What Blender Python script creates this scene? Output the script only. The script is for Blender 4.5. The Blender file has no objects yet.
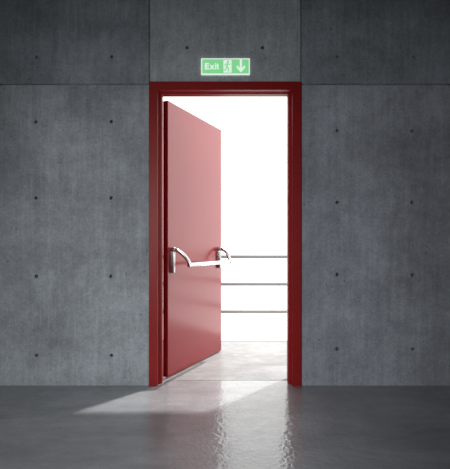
import bpy, bmesh, math, random
from mathutils import Vector, Matrix
random.seed(4)
sc = bpy.context.scene
C = sc.collection

# ------------------------------------------------------------------ measurements (metres)
F = 426.0            # focal length in pixels
H = 0.969            # camera height
HZ = 245.5           # horizon row
D0 = 2.948           # wall front face distance
def wx(px): return (px - 225) * D0 / F
def wz(py): return H + (HZ - py) * D0 / F

# ------------------------------------------------------------------ object helpers
def link(name, me, mat=None, parent=None, smooth=False, **props):
    o = bpy.data.objects.new(name, me)
    C.objects.link(o)
    if mat is not None:
        for m in (mat if isinstance(mat, (list, tuple)) else [mat]):
            me.materials.append(m)
    if parent is not None:
        o.parent = parent
    if smooth:
        for p in me.polygons:
            p.use_smooth = True
    for k, v in props.items():
        o[k] = v
    return o
def empty(name, loc=(0, 0, 0), rz=0.0, **props):
    o = bpy.data.objects.new(name, None)
    o.location = loc
    o.rotation_euler = (0, 0, rz)
    o.empty_display_size = 0.1
    C.objects.link(o)
    for k, v in props.items():
        o[k] = v
    return o
def to_me(bm, name):
    bmesh.ops.recalc_face_normals(bm, faces=bm.faces[:])
    me = bpy.data.meshes.new(name)
    bm.to_mesh(me)
    bm.free()
    return me
def box(bm, x0, x1, y0, y1, z0, z1, bev=0.0, seg=2, mi=0):
    t = bmesh.new()
    bmesh.ops.create_cube(t, size=1)
    for v in t.verts:
        v.co = Vector((x0 + (v.co.x + .5) * (x1 - x0), y0 + (v.co.y + .5) * (y1 - y0), z0 + (v.co.z + .5) * (z1 - z0)))
    if bev:
        bmesh.ops.bevel(t, geom=t.edges[:], offset=bev, segments=seg, affect='EDGES', profile=.5)
    for f in t.faces:
        f.material_index = mi
    me = bpy.data.meshes.new('t')
    t.to_mesh(me); t.free()
    bm.from_mesh(me)
    bpy.data.meshes.remove(me)
def sweep(bm, pts, ring_fn, cap=True):
    """rings of points joined along a path"""
    rings = [[bm.verts.new(q) for q in ring_fn(i, p)] for i, p in enumerate(pts)]
    n = len(rings[0])
    for a, b in zip(rings, rings[1:]):
        for k in range(n):
            bm.faces.new((a[k], a[(k + 1) % n], b[(k + 1) % n], b[k]))
    if cap:
        bm.faces.new(rings[0][::-1]); bm.faces.new(rings[-1])
def tube(bm, a, b, r, n=20, rnd=0.0):
    a, b = Vector(a), Vector(b)
    d = (b - a).normalized()
    u = d.cross(Vector((0, 0, 1)))
    if u.length < .01: u = d.cross(Vector((1, 0, 0)))
    u.normalize(); w = d.cross(u)
    L = (b - a).length
    st = [(0, r), (L, r)]
    if rnd:
        st = [(rnd * (1 - math.cos(t)), r - rnd + rnd * math.sin(t)) for t in [0, .5, 1.0, 1.571]]
        st += [(L - s, q) for s, q in reversed(st)]
    sweep(bm, st, lambda i, s: [a + d * s[0] + (u * math.cos(2 * math.pi * k / n) + w * math.sin(2 * math.pi * k / n)) * s[1] for k in range(n)])
def prism(bm, pts, y0, y1):
    """outline in x,z extruded along y"""
    A = [bm.verts.new((x, y0, z)) for x, z in pts]
    B = [bm.verts.new((x, y1, z)) for x, z in pts]
    n = len(pts)
    bm.faces.new(A); bm.faces.new(B[::-1])
    for k in range(n):
        bm.faces.new((A[k], B[k], B[(k + 1) % n], A[(k + 1) % n]))

# ------------------------------------------------------------------ materials
def mat_base(name):
    m = bpy.data.materials.new(name); m.use_nodes = True
    nt = m.node_tree
    return m, nt, nt.nodes['Principled BSDF']
def N(nt, t, **kw):
    n = nt.nodes.new(t)
    for k, v in kw.items():
        if k in n.inputs: n.inputs[k].default_value = v
        else: setattr(n, k, v)
    return n
def coords(nt, scale=(1, 1, 1), loc=(0, 0, 0)):
    tc = N(nt, 'ShaderNodeTexCoord'); mp = N(nt, 'ShaderNodeMapping')
    mp.inputs['Scale'].default_value = scale; mp.inputs['Location'].default_value = loc
    nt.links.new(tc.outputs['Object'], mp.inputs['Vector'])
    return mp.outputs['Vector']
def noise(nt, vec, scale, detail=6, rough=.6, dist=0):
    n = N(nt, 'ShaderNodeTexNoise')
    n.inputs['Scale'].default_value = scale; n.inputs['Detail'].default_value = detail
    n.inputs['Roughness'].default_value = rough; n.inputs['Distortion'].default_value = dist
    nt.links.new(vec, n.inputs['Vector'])
    return n.outputs['Fac']
def ramp(nt, fac, stops):
    r = N(nt, 'ShaderNodeValToRGB')
    e = r.color_ramp.elements
    while len(e) < len(stops): e.new(.5)
    for el, (p, c) in zip(e, stops):
        el.position = p
        el.color = (c, c, c, 1) if isinstance(c, (int, float)) else (*c, 1)
    nt.links.new(fac, r.inputs['Fac'])
    return r.outputs['Color']
def mix(nt, a, b, fac=1.0, mode='MULTIPLY'):
    m = N(nt, 'ShaderNodeMix', data_type='RGBA', blend_type=mode)
    m.inputs['Factor'].default_value = fac if isinstance(fac, (int, float)) else 1
    if not isinstance(fac, (int, float)): nt.links.new(fac, m.inputs['Factor'])
    for s, v in ((6, a), (7, b)):
        if isinstance(v, tuple): m.inputs[s].default_value = (*v, 1)
        else: nt.links.new(v, m.inputs[s])
    return m.outputs[2]
def bump(nt, p, h, strength, dist=.01, prev=None):
    b = N(nt, 'ShaderNodeBump'); b.inputs['Strength'].default_value = strength; b.inputs['Distance'].default_value = dist
    nt.links.new(h, b.inputs['Height'])
    if prev is not None: nt.links.new(prev, b.inputs['Normal'])
    return b.outputs['Normal']

def concrete(name, col, off=(0, 0, 0), patch=.28):
    col = (col[0] * .93, col[1] * .97, col[2] * 1.02)
    m, nt, p = mat_base(name)
    v = coords(nt, loc=off)
    vs = coords(nt, (9, 9, .55), off)            # vertical formwork streaks
    vb = coords(nt, (.5, .5, 2.2), off)          # horizontal pour bands
    c = mix(nt, col, ramp(nt, noise(nt, v, 2.1, 8, .62, .4), [(.30, 1 - patch), (.70, 1 + patch)]))
    c = mix(nt, c, ramp(nt, noise(nt, vs, 2.6, 9, .78), [(.30, .79), (.70, 1.19)]))
    c = mix(nt, c, ramp(nt, noise(nt, vb, 1.7, 4, .5), [(.3, .88), (.7, 1.12)]))
    c = mix(nt, c, ramp(nt, noise(nt, v, 14, 10, .85), [(.30, .76), (.70, 1.22)]))
    c = mix(nt, c, ramp(nt, noise(nt, v, 62, 4, .7), [(.3, .84), (.7, 1.16)]))
    st = ramp(nt, noise(nt, coords(nt, (30, 30, 1.1), off), 1.6, 6, .7), [(.55, 0.0), (.68, 1.0)])
    wh = ramp(nt, noise(nt, v, 1.3, 3, .5), [(.47, 0.0), (.62, 1.0)])
    c = mix(nt, c, (col[0] * 1.5, col[1] * 1.5, col[2] * 1.5), mix(nt, mix(nt, st, wh), (.6, .6, .6)), 'MIX')
    # small blow holes, unevenly spread
    vo = N(nt, 'ShaderNodeTexVoronoi'); vo.inputs['Scale'].default_value = 26
    nt.links.new(v, vo.inputs['Vector'])
    spots = ramp(nt, vo.outputs['Distance'], [(.08, 0.0), (.14, 1.0)])
    where = ramp(nt, noise(nt, v, 4.5, 3, .5), [(.52, 1.0), (.64, 0.0)])
    holes = mix(nt, spots, where, 1.0, 'LIGHTEN')
    c = mix(nt, c, mix(nt, (.35, .35, .35), (1, 1, 1), holes, 'MIX'))
    # a few pale lime smears
    sm = ramp(nt, noise(nt, coords(nt, (1.4, 1.4, .8), off), 2.3, 7, .7, 1.2), [(.60, 0.0), (.74, 1.0)])
    c = mix(nt, c, (col[0] * 1.45, col[1] * 1.45, col[2] * 1.42), mix(nt, sm, (.45, .45, .45)), 'MIX')
    nt.links.new(c, p.inputs['Base Color'])
    p.inputs['Roughness'].default_value = .62
    p.inputs['Specular IOR Level'].default_value = .35
    n1 = bump(nt, p, noise(nt, v, 55, 5, .7), .35, .004)
    n2 = bump(nt, p, noise(nt, vs, 3.0, 5, .6), .25, .006, n1)
    n3 = bump(nt, p, holes, .5, .004, n2)
    nt.links.new(n3, p.inputs['Normal'])
    return m

WALL = [concrete('cast_concrete', (.335, .345, .352)),
        concrete('cast_concrete_dark', (.27, .285, .295), (3.1, 0, 1.7)),
        concrete('cast_concrete_pale', (.40, .415, .41), (7.3, 0, 4.2), .15),
        concrete('cast_concrete_blue', (.325, .330, .348), (11.7, 0, 2.9))]

def floor_mat(name, col, coat=1.0, spec=.35):
    m, nt, p = mat_base(name)
    v = coords(nt)
    vl = coords(nt, (1, 2.2, 1))
    c = mix(nt, col, ramp(nt, noise(nt, vl, 1.6, 8, .6, .6), [(.28, .72), (.72, 1.28)]))
    c = mix(nt, c, ramp(nt, noise(nt, vl, 9, 6, .65), [(.3, .88), (.7, 1.12)]))
    c = mix(nt, c, ramp(nt, noise(nt, v, 90, 4, .7), [(.3, .84), (.7, 1.16)]))
    nt.links.new(c, p.inputs['Base Color'])
    p.inputs['Specular IOR Level'].default_value = spec
    p.inputs['Coat Weight'].default_value = coat
    p.inputs['Coat IOR'].default_value = 1.5
    p.inputs['Coat Roughness'].default_value = .06
    r = ramp(nt, noise(nt, v, 12, 5, .6), [(.3, .38), (.7, .55)])
    nt.links.new(r, p.inputs['Roughness'])
    a = bump(nt, p, noise(nt, v, 44, 2, .5), .50, .0040)
    b = bump(nt, p, noise(nt, v, 9, 3, .5), .20, .006, a)
    nt.links.new(b, p.inputs['Normal']); nt.links.new(b, p.inputs['Coat Normal'])
    return m
M_floor = floor_mat('polished_concrete_floor', (.20, .207, .217))
M_landing = floor_mat('landing_concrete', (.235, .235, .235), .12, .2)

def paint(name, col, rough, coat, spec=.5, cr=.18):
    m, nt, p = mat_base(name)
    v = coords(nt)
    c = mix(nt, col, ramp(nt, noise(nt, v, 3, 5, .6), [(.3, .92), (.7, 1.08)]))
    nt.links.new(c, p.inputs['Base Color'])
    p.inputs['Roughness'].default_value = rough
    p.inputs['Coat Weight'].default_value = coat
    p.inputs['Coat Roughness'].default_value = cr
    p.inputs['Specular IOR Level'].default_value = spec
    nt.links.new(bump(nt, p, noise(nt, v, 160, 3, .5), .04, .001), p.inputs['Normal'])
    return m
M_frame = paint('dark_red_frame_paint', (.28, .007, .007), .48, .0, .3)
M_door = paint('red_door_paint', (.29, .007, .012), .4, 1.0, .05, .19)
def metal(name, col, rough, metallic=1.0):
    m, nt, p = mat_base(name)
    v = coords(nt)
    r = ramp(nt, noise(nt, v, 40, 3, .5), [(.3, rough * .8), (.7, rough * 1.2)])
    nt.links.new(r, p.inputs['Roughness'])
    p.inputs['Base Color'].default_value = (*col, 1)
    p.inputs['Metallic'].default_value = metallic
    return m
M_chrome = metal('satin_chrome', (.74, .74, .74), .16)
M_arm = metal('brushed_lever_steel', (.52, .50, .48), .24)
M_steel = metal('dull_handle_steel', (.42, .41, .40), .3)
M_rail = metal('grey_rail_paint', (.33, .32, .31), .6, 0.0)
def glow(name, col, s):
    m, nt, p = mat_base(name)
    p.inputs['Base Color'].default_value = (*[c * .5 for c in col], 1)
    p.inputs['Emission Color'].default_value = (*col, 1)
    p.inputs['Emission Strength'].default_value = s
    p.inputs['Roughness'].default_value = .4
    return m
M_green = glow('backlit_green_plastic', (.22, .66, .28), .85)
M_white = glow('backlit_white_plastic', (.80, .93, .84), .80)

# ------------------------------------------------------------------ the wall with the door (cast panels, joints, tie holes)
XL, XR = wx(149.6), wx(301.2)            # joints left / right of the doorway
ZS = wz(84.4)                            # horizontal joint
PW = 1.045
g = .0046
FRT, BK = D0, D0 + .172
ZT = 3.3
ZTOP = ZS + 1.14
bm = bmesh.new()
PD = .07
def panel(x0, x1, z0, z1, mi):
    box(bm, x0 + g, x1 - g, FRT, FRT + PD, z0, z1, .003, 2, mi)
xs_l = [XL, XL - PW, XL - 2 * PW, XL - 2.45 * PW]
xs_r = [XR, XR + PW, XR + 2 * PW, XR + 2.45 * PW]
for k in range(3):
    panel(xs_l[k + 1], xs_l[k], -.05, ZS - g, [0, 3, 0][k])
    panel(xs_l[k + 1], xs_l[k], ZS + g, ZTOP, [1, 0, 1][k])
    panel(xs_r[k], xs_r[k + 1], -.05, ZS - g, [3, 0, 3][k])
    panel(xs_r[k], xs_r[k + 1], ZS + g, ZTOP, [1, 3, 1][k])
panel(XL, XR, 2.093, ZTOP, 2)
me = to_me(bm, 'wall_north')
wall = link('wall_north', me, WALL, kind='structure', label='grey cast concrete wall with panel joints and tie holes around the doorway', category='wall')
# tie holes cut into it
holes = [(36.4, 57.2), (111.8, 56.6), (35.9, 121.8), (111.3, 121.6), (35.9, 198), (111.2, 198), (36.4, 276.4), (111.2, 276.4),
         (36.8, 355.4), (111.6, 355.4), (338, 56.6), (414.3, 56.6), (337.2, 130.6), (412.2, 131), (337.2, 202.4), (412.3, 202.4),
         (337.2, 274.6), (412.8, 275.2), (337.2, 349), (412.8, 349), (187.2, 47.6), (262.8, 47.8)]
cb = bmesh.new()
pts = [(wx(a), wz(b)) for a, b in holes]
for dx in (-PW, PW):
    pts += [(x + dx, z) for x, z in pts[:20] if (x + dx < XL - PW or x + dx > XR + PW)]
for x, z in pts:
    r1 = random.uniform(.0115, .0135)
    def ring(i, s, x=x, z=z, r1=r1):
        return [Vector((x + s[1] * r1 * math.cos(a * math.pi / 8), FRT + s[0], z + s[1] * r1 * math.sin(a * math.pi / 8))) for a in range(16)]
    sweep(cb, [(-.02, 1.12), (.003, 1.0), (.048, .86)], ring)
cut = bpy.data.objects.new('cutter', to_me(cb, 'cutter')); C.objects.link(cut)
md = wall.modifiers.new('b', 'BOOLEAN'); md.object = cut; md.operation = 'DIFFERENCE'; md.solver = 'EXACT'
dg = bpy.context.evaluated_depsgraph_get()
new = bpy.data.meshes.new_from_object(wall.evaluated_get(dg))
wall.modifiers.clear(); old = wall.data; wall.data = new; bpy.data.meshes.remove(old)
bpy.data.objects.remove(cut)
# structural backing behind the joints
bm = bmesh.new()
bm.from_mesh(wall.data)
box(bm, xs_l[-1], -.515, FRT + PD - .006, BK, -.05, ZTOP, mi=1)
box(bm, .515, xs_r[-1], FRT + PD - .006, BK, -.05, ZTOP, mi=1)
box(bm, -.515, .515, FRT + PD - .006, BK, 2.087, ZTOP, mi=1)
for x in xs_l + xs_r:                    # filler strips deep in the joints
    box(bm, x - .02, x + .02, FRT + .014, FRT + PD, 2.088 if x in (XL, XR) else -.05, ZTOP, mi=1)
box(bm, xs_l[-1], XL, FRT + .014, FRT + PD, ZS - .02, ZS + .02, mi=1)
box(bm, XR, xs_r[-1], FRT + .014, FRT + PD, ZS - .02, ZS + .02, mi=1)
bm.to_mesh(wall.data); bm.free()

# the rest of the room
RX0, RX1, RY0 = xs_l[-1], xs_r[-1], -2.6
def slab(name, x0, x1, y0, y1, z0, z1, mat, **kw):
    b = bmesh.new(); box(b, x0, x1, y0, y1, z0, z1)
    return link(name, to_me(b, name), mat, kind='structure', **kw)
slab('wall_west', RX0 - .2, RX0, RY0, BK, -.05, ZTOP, WALL[0], label='grey concrete side wall on the left')
slab('wall_east', RX1, RX1 + .2, RY0, BK, -.05, ZTOP, WALL[0], label='grey concrete side wall on the right')
slab('wall_south', RX0 - .2, RX1 + .2, RY0 - .2, RY0, -.05, ZTOP, WALL[1], label='grey concrete wall behind the viewer')
slab('ceiling', RX0 - .2, RX1 + .2, RY0 - .2, BK, ZTOP, ZTOP + .2, WALL[1], label='grey concrete ceiling')
YS = 3.062                                # joint line in the doorway
b = bmesh.new(); box(b, RX0 - .2, RX1 + .2, RY0 - .2, YS - .003, -.15, 0, .002, 1)
link('floor', to_me(b, 'floor'), M_floor, kind='structure', label='polished dark grey concrete floor inside the room', category='floor')
YE = 4.37
b = bmesh.new(); box(b, -3.2, 3.2, YS + .003, YE, -.15, 0, .002, 1)
link('floor_balcony', to_me(b, 'floor_balcony'), M_landing, kind='structure', label='sunlit pale concrete landing outside the doorway', category='floor')

# ------------------------------------------------------------------ door frame: one swept profile up the left, across the head, down the right
prof = [(.524, -.012), (.467, -.012), (.4655, -.0105), (.4655, .030), (.456, .030), (.4545, .0315), (.4545, .043), (.4445, .043), (.443, .0445),
        (.443, .098), (.4445, .0995), (.4537, .1001), (.4537, .168), (.524, .168)]
def head(r):
    return 2.032 + (r - .443) * .44 if r < .4656 else 2.042 + (r - .4656) * .993
bm = bmesh.new()
def fring(i, p):
    out = []
    for r, d in prof:
        top = 2.058 if (r == .4537) else head(r)
        if p == 0: out.append(Vector((-r, D0 + d, .0008)))
        elif p == 1: out.append(Vector((-r, D0 + d, top)))
        elif p == 2: out.append(Vector((r, D0 + d, top)))
        else: out.append(Vector((r, D0 + d, .0008)))
    return out
sweep(bm, [0, 1, 2, 3], fring)
fr = link('trim_1', to_me(bm, 'door_frame'), M_frame, kind='structure', label='dark red painted steel door frame around the open doorway', category='door frame')

# ------------------------------------------------------------------ door leaf, opened outwards
U = Vector((.43, .903, 0)).normalized()
TH = .042
ang = math.atan2(U.y, U.x)
# local frame: x along the leaf from the hinge, -y out of the visible face
nrm = Vector((U.y, -U.x, 0))
org = Vector((-.416, 3.10, 0)) - nrm * TH          # outer face corner = hinge line
door = empty('door_1', org, ang, kind='structure', label='red steel fire door standing open outwards with chrome push bar', category='door')
# local y axis points to -nrm, so the visible face is y = -TH
W = .89
b = bmesh.new()
box(b, 0, W, -TH, 0, .009, 2.026, .0025, 3)
leaf = link('leaf', to_me(b, 'leaf'), M_door, door)
# push bar
def L(t, e, z): return Vector((t, -TH - e, z))
ZP = .938
def bracket(t, nm):
    b = bmesh.new()
    # tall rounded cover plate
    out = []
    w0, w1 = .012, .0105
    for k in range(13):
        a = math.pi * k / 12
        out.append((math.cos(a) * w0 * 1.25, ZP + math.sin(a) * .020))
    for k in range(9):
        a = math.pi + math.pi * k / 8
        out.append((math.cos(a) * w1, .775 + math.sin(a) * .010))
    st = [(.0, 1.0), (.018, 1.0), (.023, .93), (.025, .80)]
    def rg(i, s):
        return [Vector((t + x * s[1], -TH - s[0], (z - .855) * (1 - (1 - s[1]) * .12) + .855)) for x, z in out]
    sweep(b, st, rg)
    tube(b, (t, -TH, ZP), (t, -TH - .032, ZP), .0195, 24, .004)
    o = link(nm, to_me(b, nm), M_steel, bar)
    for p in o.data.polygons: p.use_smooth = len(p.vertices) == 4
    o.data.set_sharp_from_angle(angle=.7)
    return o
def arm(t0, t1, e1, z1, nm):
    """flat curved lever from the pivot down and out to the bar"""
    b = bmesh.new()
    P = [L(t0, .006, ZP - .003), L(t0 + (t1 - t0) * .15, .045, ZP - .004), L(t0 + (t1 - t0) * .55, .088, ZP - .036), L(t1, e1 - .004, z1 + .020), L(t1, e1 + .010, z1 - .014)]
    # smooth the path
    Q = []
    n = len(P)
    ext = [P[0] * 2 - P[1]] + P + [P[-1] * 2 - P[-2]]
    for i in range(1, n):
        a, c, d, e = ext[i - 1], ext[i], ext[i + 1], ext[i + 2]
        for s in range(6):
            u = s / 6
            Q.append(.5 * ((2 * c) + (d - a) * u + (2 * a - 5 * c + 4 * d - e) * u * u + (3 * c - a - 3 * d + e) * u ** 3))
    Q.append(P[-1])
    m = len(Q)
    def rg(i, p):
        tg = (Q[min(i + 1, m - 1)] - Q[max(i - 1, 0)]).normalized()
        side = Vector((1, 0, 0)); side = (side - tg * side.dot(tg)).normalized()
        up = tg.cross(side).normalized()
        f = i / (m - 1)
        wd = .0125 + .003 * math.sin(f * math.pi); th = .0150 - .004 * f
        r = []
        for k in range(16):
            a = 2 * math.pi * k / 16
            ca, sa = math.cos(a), math.sin(a)
            r.append(p + side * wd * math.copysign(abs(ca) ** .6, ca) + up * th * math.copysign(abs(sa) ** .6, sa))
        return r
    sweep(b, Q, rg)
    o = link(nm, to_me(b, nm), M_arm, bar, smooth=True)
    o.data.set_sharp_from_angle(angle=.9)
ZB = .826
EN, EF = .130, .120
TN, TF = .090, .822
d = (L(TF, EF, ZB) - L(TN, EN, ZB)).normalized()
b = bmesh.new()
tube(b, L(TN, EN, ZB) - d * .012, L(TF, EF, ZB) + d * .012, .0155, 28, .003)
bar = link('push_bar', to_me(b, 'push_bar'), M_chrome, door, smooth=True)
bar.data.set_sharp_from_angle(angle=.8)
bracket(.052, 'bracket'); bracket(.825, 'bracket')
arm(.052, TN, EN, ZB, 'lever_arm'); arm(.825, TF, EF, ZB, 'lever_arm')
# knuckle hinges on the outer corner of the leaf
for z in (.25, 1.05, 1.80):
    b = bmesh.new(); tube(b, (-.004, .008, z - .045), (-.004, .008, z + .045), .007, 14, .001)
    link('hinge', to_me(b, 'hinge'), M_steel, door, smooth=True)

# ------------------------------------------------------------------ exit sign
sx0, sx1, sz0, sz1 = wx(201.2), wx(249.8), wz(75.3), wz(58.9)
sign = empty('exit_sign', ((sx0 + sx1) / 2, D0, (sz0 + sz1) / 2), 0, label='green and white backlit exit sign on the concrete above the red door frame', category='exit sign')
w2, h2 = (sx1 - sx0) / 2, (sz1 - sz0) / 2
b = bmesh.new(); box(b, -w2, w2, -.011, -.0002, -h2, h2, .002, 2)
link('housing', to_me(b, 'housing'), M_white, sign)
bd = .008
b = bmesh.new(); box(b, -w2 + bd, w2 - bd, -.0125, -.0100, -h2 + bd, h2 - bd)
link('face_panel', to_me(b, 'face_panel'), M_green, sign)
lx0, lz0 = wx(204.9) - sign.location.x, -.021
LW, LH = wx(218.2) - wx(204.9), .043           # word width, cap height
b = bmesh.new()
def glyph(pts):
    prism(b, [(lx0 + x * LW, lz0 + z * LH) for x, z in pts], -.0136, -.0124)
glyph([(0, 0), (.33, 0), (.33, .20), (.12, .20), (.12, .41), (.30, .41), (.30, .60), (.12, .60), (.12, .80), (.33, .80), (.33, 1), (0, 1)])
glyph([(.36, 0), (.475, 0), (.55, .22), (.625, 0), (.74, 0), (.615, .365), (.735, .72), (.62, .72), (.55, .51), (.48, .72), (.365, .72), (.485, .365)])
glyph([(.765, 0), (.855, 0), (.855, .72), (.765, .72)])
glyph([(.765, .82), (.855, .82), (.855, 1), (.765, 1)])
glyph([(.92, .08), (.95, .0), (1.05, .0), (1.05, .16), (1.01, .18), (1.01, .56), (1.05, .56), (1.05, .72), (1.01, .72), (1.01, .92), (.92, .88), (.92, .72), (.875, .72), (.875, .56), (.92, .56)])
link('lettering', to_me(b, 'lettering'), M_white, sign)
# doorway pictogram: white door with green running figure
cx = wx(227.2) - sign.location.x
b = bmesh.new(); box(b, cx - .026, cx + .030, -.0136, -.0124, -.043, .043)
pic = link('doorway_pictogram', to_me(b, 'pictogram'), M_white, sign)
b = bmesh.new()
yy0, yy1 = -.0146, -.0135
def limb(pa, pb, ra, rb):
    a = Vector((pa[0], pa[1])); c = Vector((pb[0], pb[1])); dv = (c - a).normalized(); nn = Vector((-dv.y, dv.x))
    o = []
    for k in range(7):
        t = math.pi / 2 + math.pi * k / 6
        q = a + (dv * math.cos(t) + nn * math.sin(t)) * ra; o.append((cx + q.x, q.y))
    for k in range(7):
        t = -math.pi / 2 + math.pi * k / 6
        q = c + (dv * math.cos(t) + nn * math.sin(t)) * rb; o.append((cx + q.x, q.y))
    prism(b, o, yy0, yy1)
    return o
prism(b, [(cx + .006 + .0075 * math.cos(k * math.pi / 7), .032 + .0075 * math.sin(k * math.pi / 7)) for k in range(14)], yy0, yy1)
limb((.003, .020), (-.004, -.004), .0065, .006)       # trunk
limb((.004, .019), (.016, .010), .0035, .003); limb((.016, .010), (.022, .018), .003, .0028)      # front arm
limb((.001, .019), (-.012, .015), .0035, .003); limb((-.012, .015), (-.019, .004), .003, .0028)   # rear arm
limb((-.003, -.004), (.010, -.014), .0050, .004); limb((.010, -.014), (.008, -.033), .004, .0035) # front leg
limb((-.005, -.005), (-.009, -.020), .0050, .004); limb((-.009, -.020), (-.021, -.029), .004, .0035) # rear leg
link('running_figure', to_me(b, 'running_figure'), M_green, pic)
ax = wx(240.8) - sign.location.x
b = bmesh.new()
prism(b, [(ax - .0075, .047), (ax + .0075, .047), (ax + .0075, -.012), (ax + .026, .008), (ax + .031, -.006), (ax, -.042), (ax - .031, -.006), (ax - .026, .008), (ax - .0075, -.012)], -.0136, -.0124)
link('down_arrow', to_me(b, 'down_arrow'), M_white, sign)

# ------------------------------------------------------------------ railing on the landing
YR = 4.56
rail = empty('balcony_railing', (0, YR, 0), 0, label='grey tubular railing of three horizontal bars along the landing outside', category='railing')
sR = YR / F
for py in (256.6, 284.0, 311.6):
    b = bmesh.new(); z = H - (py - HZ) * sR
    tube(b, (-2.9, 0, z), (2.9, 0, z), .0205, 18, .002)
    o = link('rail', to_me(b, 'rail'), M_rail, rail, smooth=True)
for x in (-2.85, -.95, 2.85):
    b = bmesh.new()
    tube(b, (x, 0, -.11), (x, 0, H - (256.6 - HZ) * sR + .010), .022, 18, .002)
    box(b, x - .012, x + .012, YE - YR + .0005, .01, -.10, -.04, .002, 2)     # arm fixed to the side of the landing
    box(b, x - .04, x + .04, YE - YR + .0005, YE - YR + .012, -.14, -.01, .002, 2)
    link('post', to_me(b, 'post'), M_rail, rail)

# ------------------------------------------------------------------ light
w = bpy.data.worlds.new('bright_sky'); sc.world = w; w.use_nodes = True
bg = w.node_tree.nodes['Background']
bg.inputs['Color'].default_value = (1, .995, .98, 1); bg.inputs['Strength'].default_value = 2.5
sun = bpy.data.lights.new('sun', 'SUN'); sun.energy = 5.0; sun.angle = math.radians(2.2); sun.color = (1, .97, .92)
so = bpy.data.objects.new('sun', sun); C.objects.link(so)
so.rotation_euler = Vector((-.87, -1, -3.22)).to_track_quat('-Z', 'Y').to_euler()
def area(name, loc, target, sx, sy, power, col=(1, 1, 1), spread=180):
    l = bpy.data.lights.new(name, 'AREA'); l.shape = 'RECTANGLE'; l.size = sx; l.size_y = sy; l.energy = power; l.color = col
    l.spread = math.radians(spread)
    o = bpy.data.objects.new(name, l); C.objects.link(o); o.location = loc
    o.rotation_euler = (Vector(target) - Vector(loc)).to_track_quat('-Z', 'Y').to_euler()
area('room_fill', (-.9, .0, 1.3), (-.05, 2.95, .1), 1.2, .8, 22.5, (.96, .98, 1.0), 120)  # unseen fill light, added to brighten the lower wall and floor

# ------------------------------------------------------------------ camera
cam = bpy.data.cameras.new('camera'); co = bpy.data.objects.new('camera', cam); C.objects.link(co)
co.location = (0, 0, H); co.rotation_euler = (math.pi / 2, 0, 0)
cam.sensor_width = 36; cam.lens = F / 469 * 36
cam.shift_y = (HZ - 234.5) / 469
cam.clip_start = .01
sc.camera = co
sc.view_settings.view_transform = 'Standard'; sc.view_settings.look = 'None'
sc.view_settings.exposure = 0; sc.view_settings.gamma = 1
sc.view_settings.use_curve_mapping = False
sc.cycles.use_denoising = True
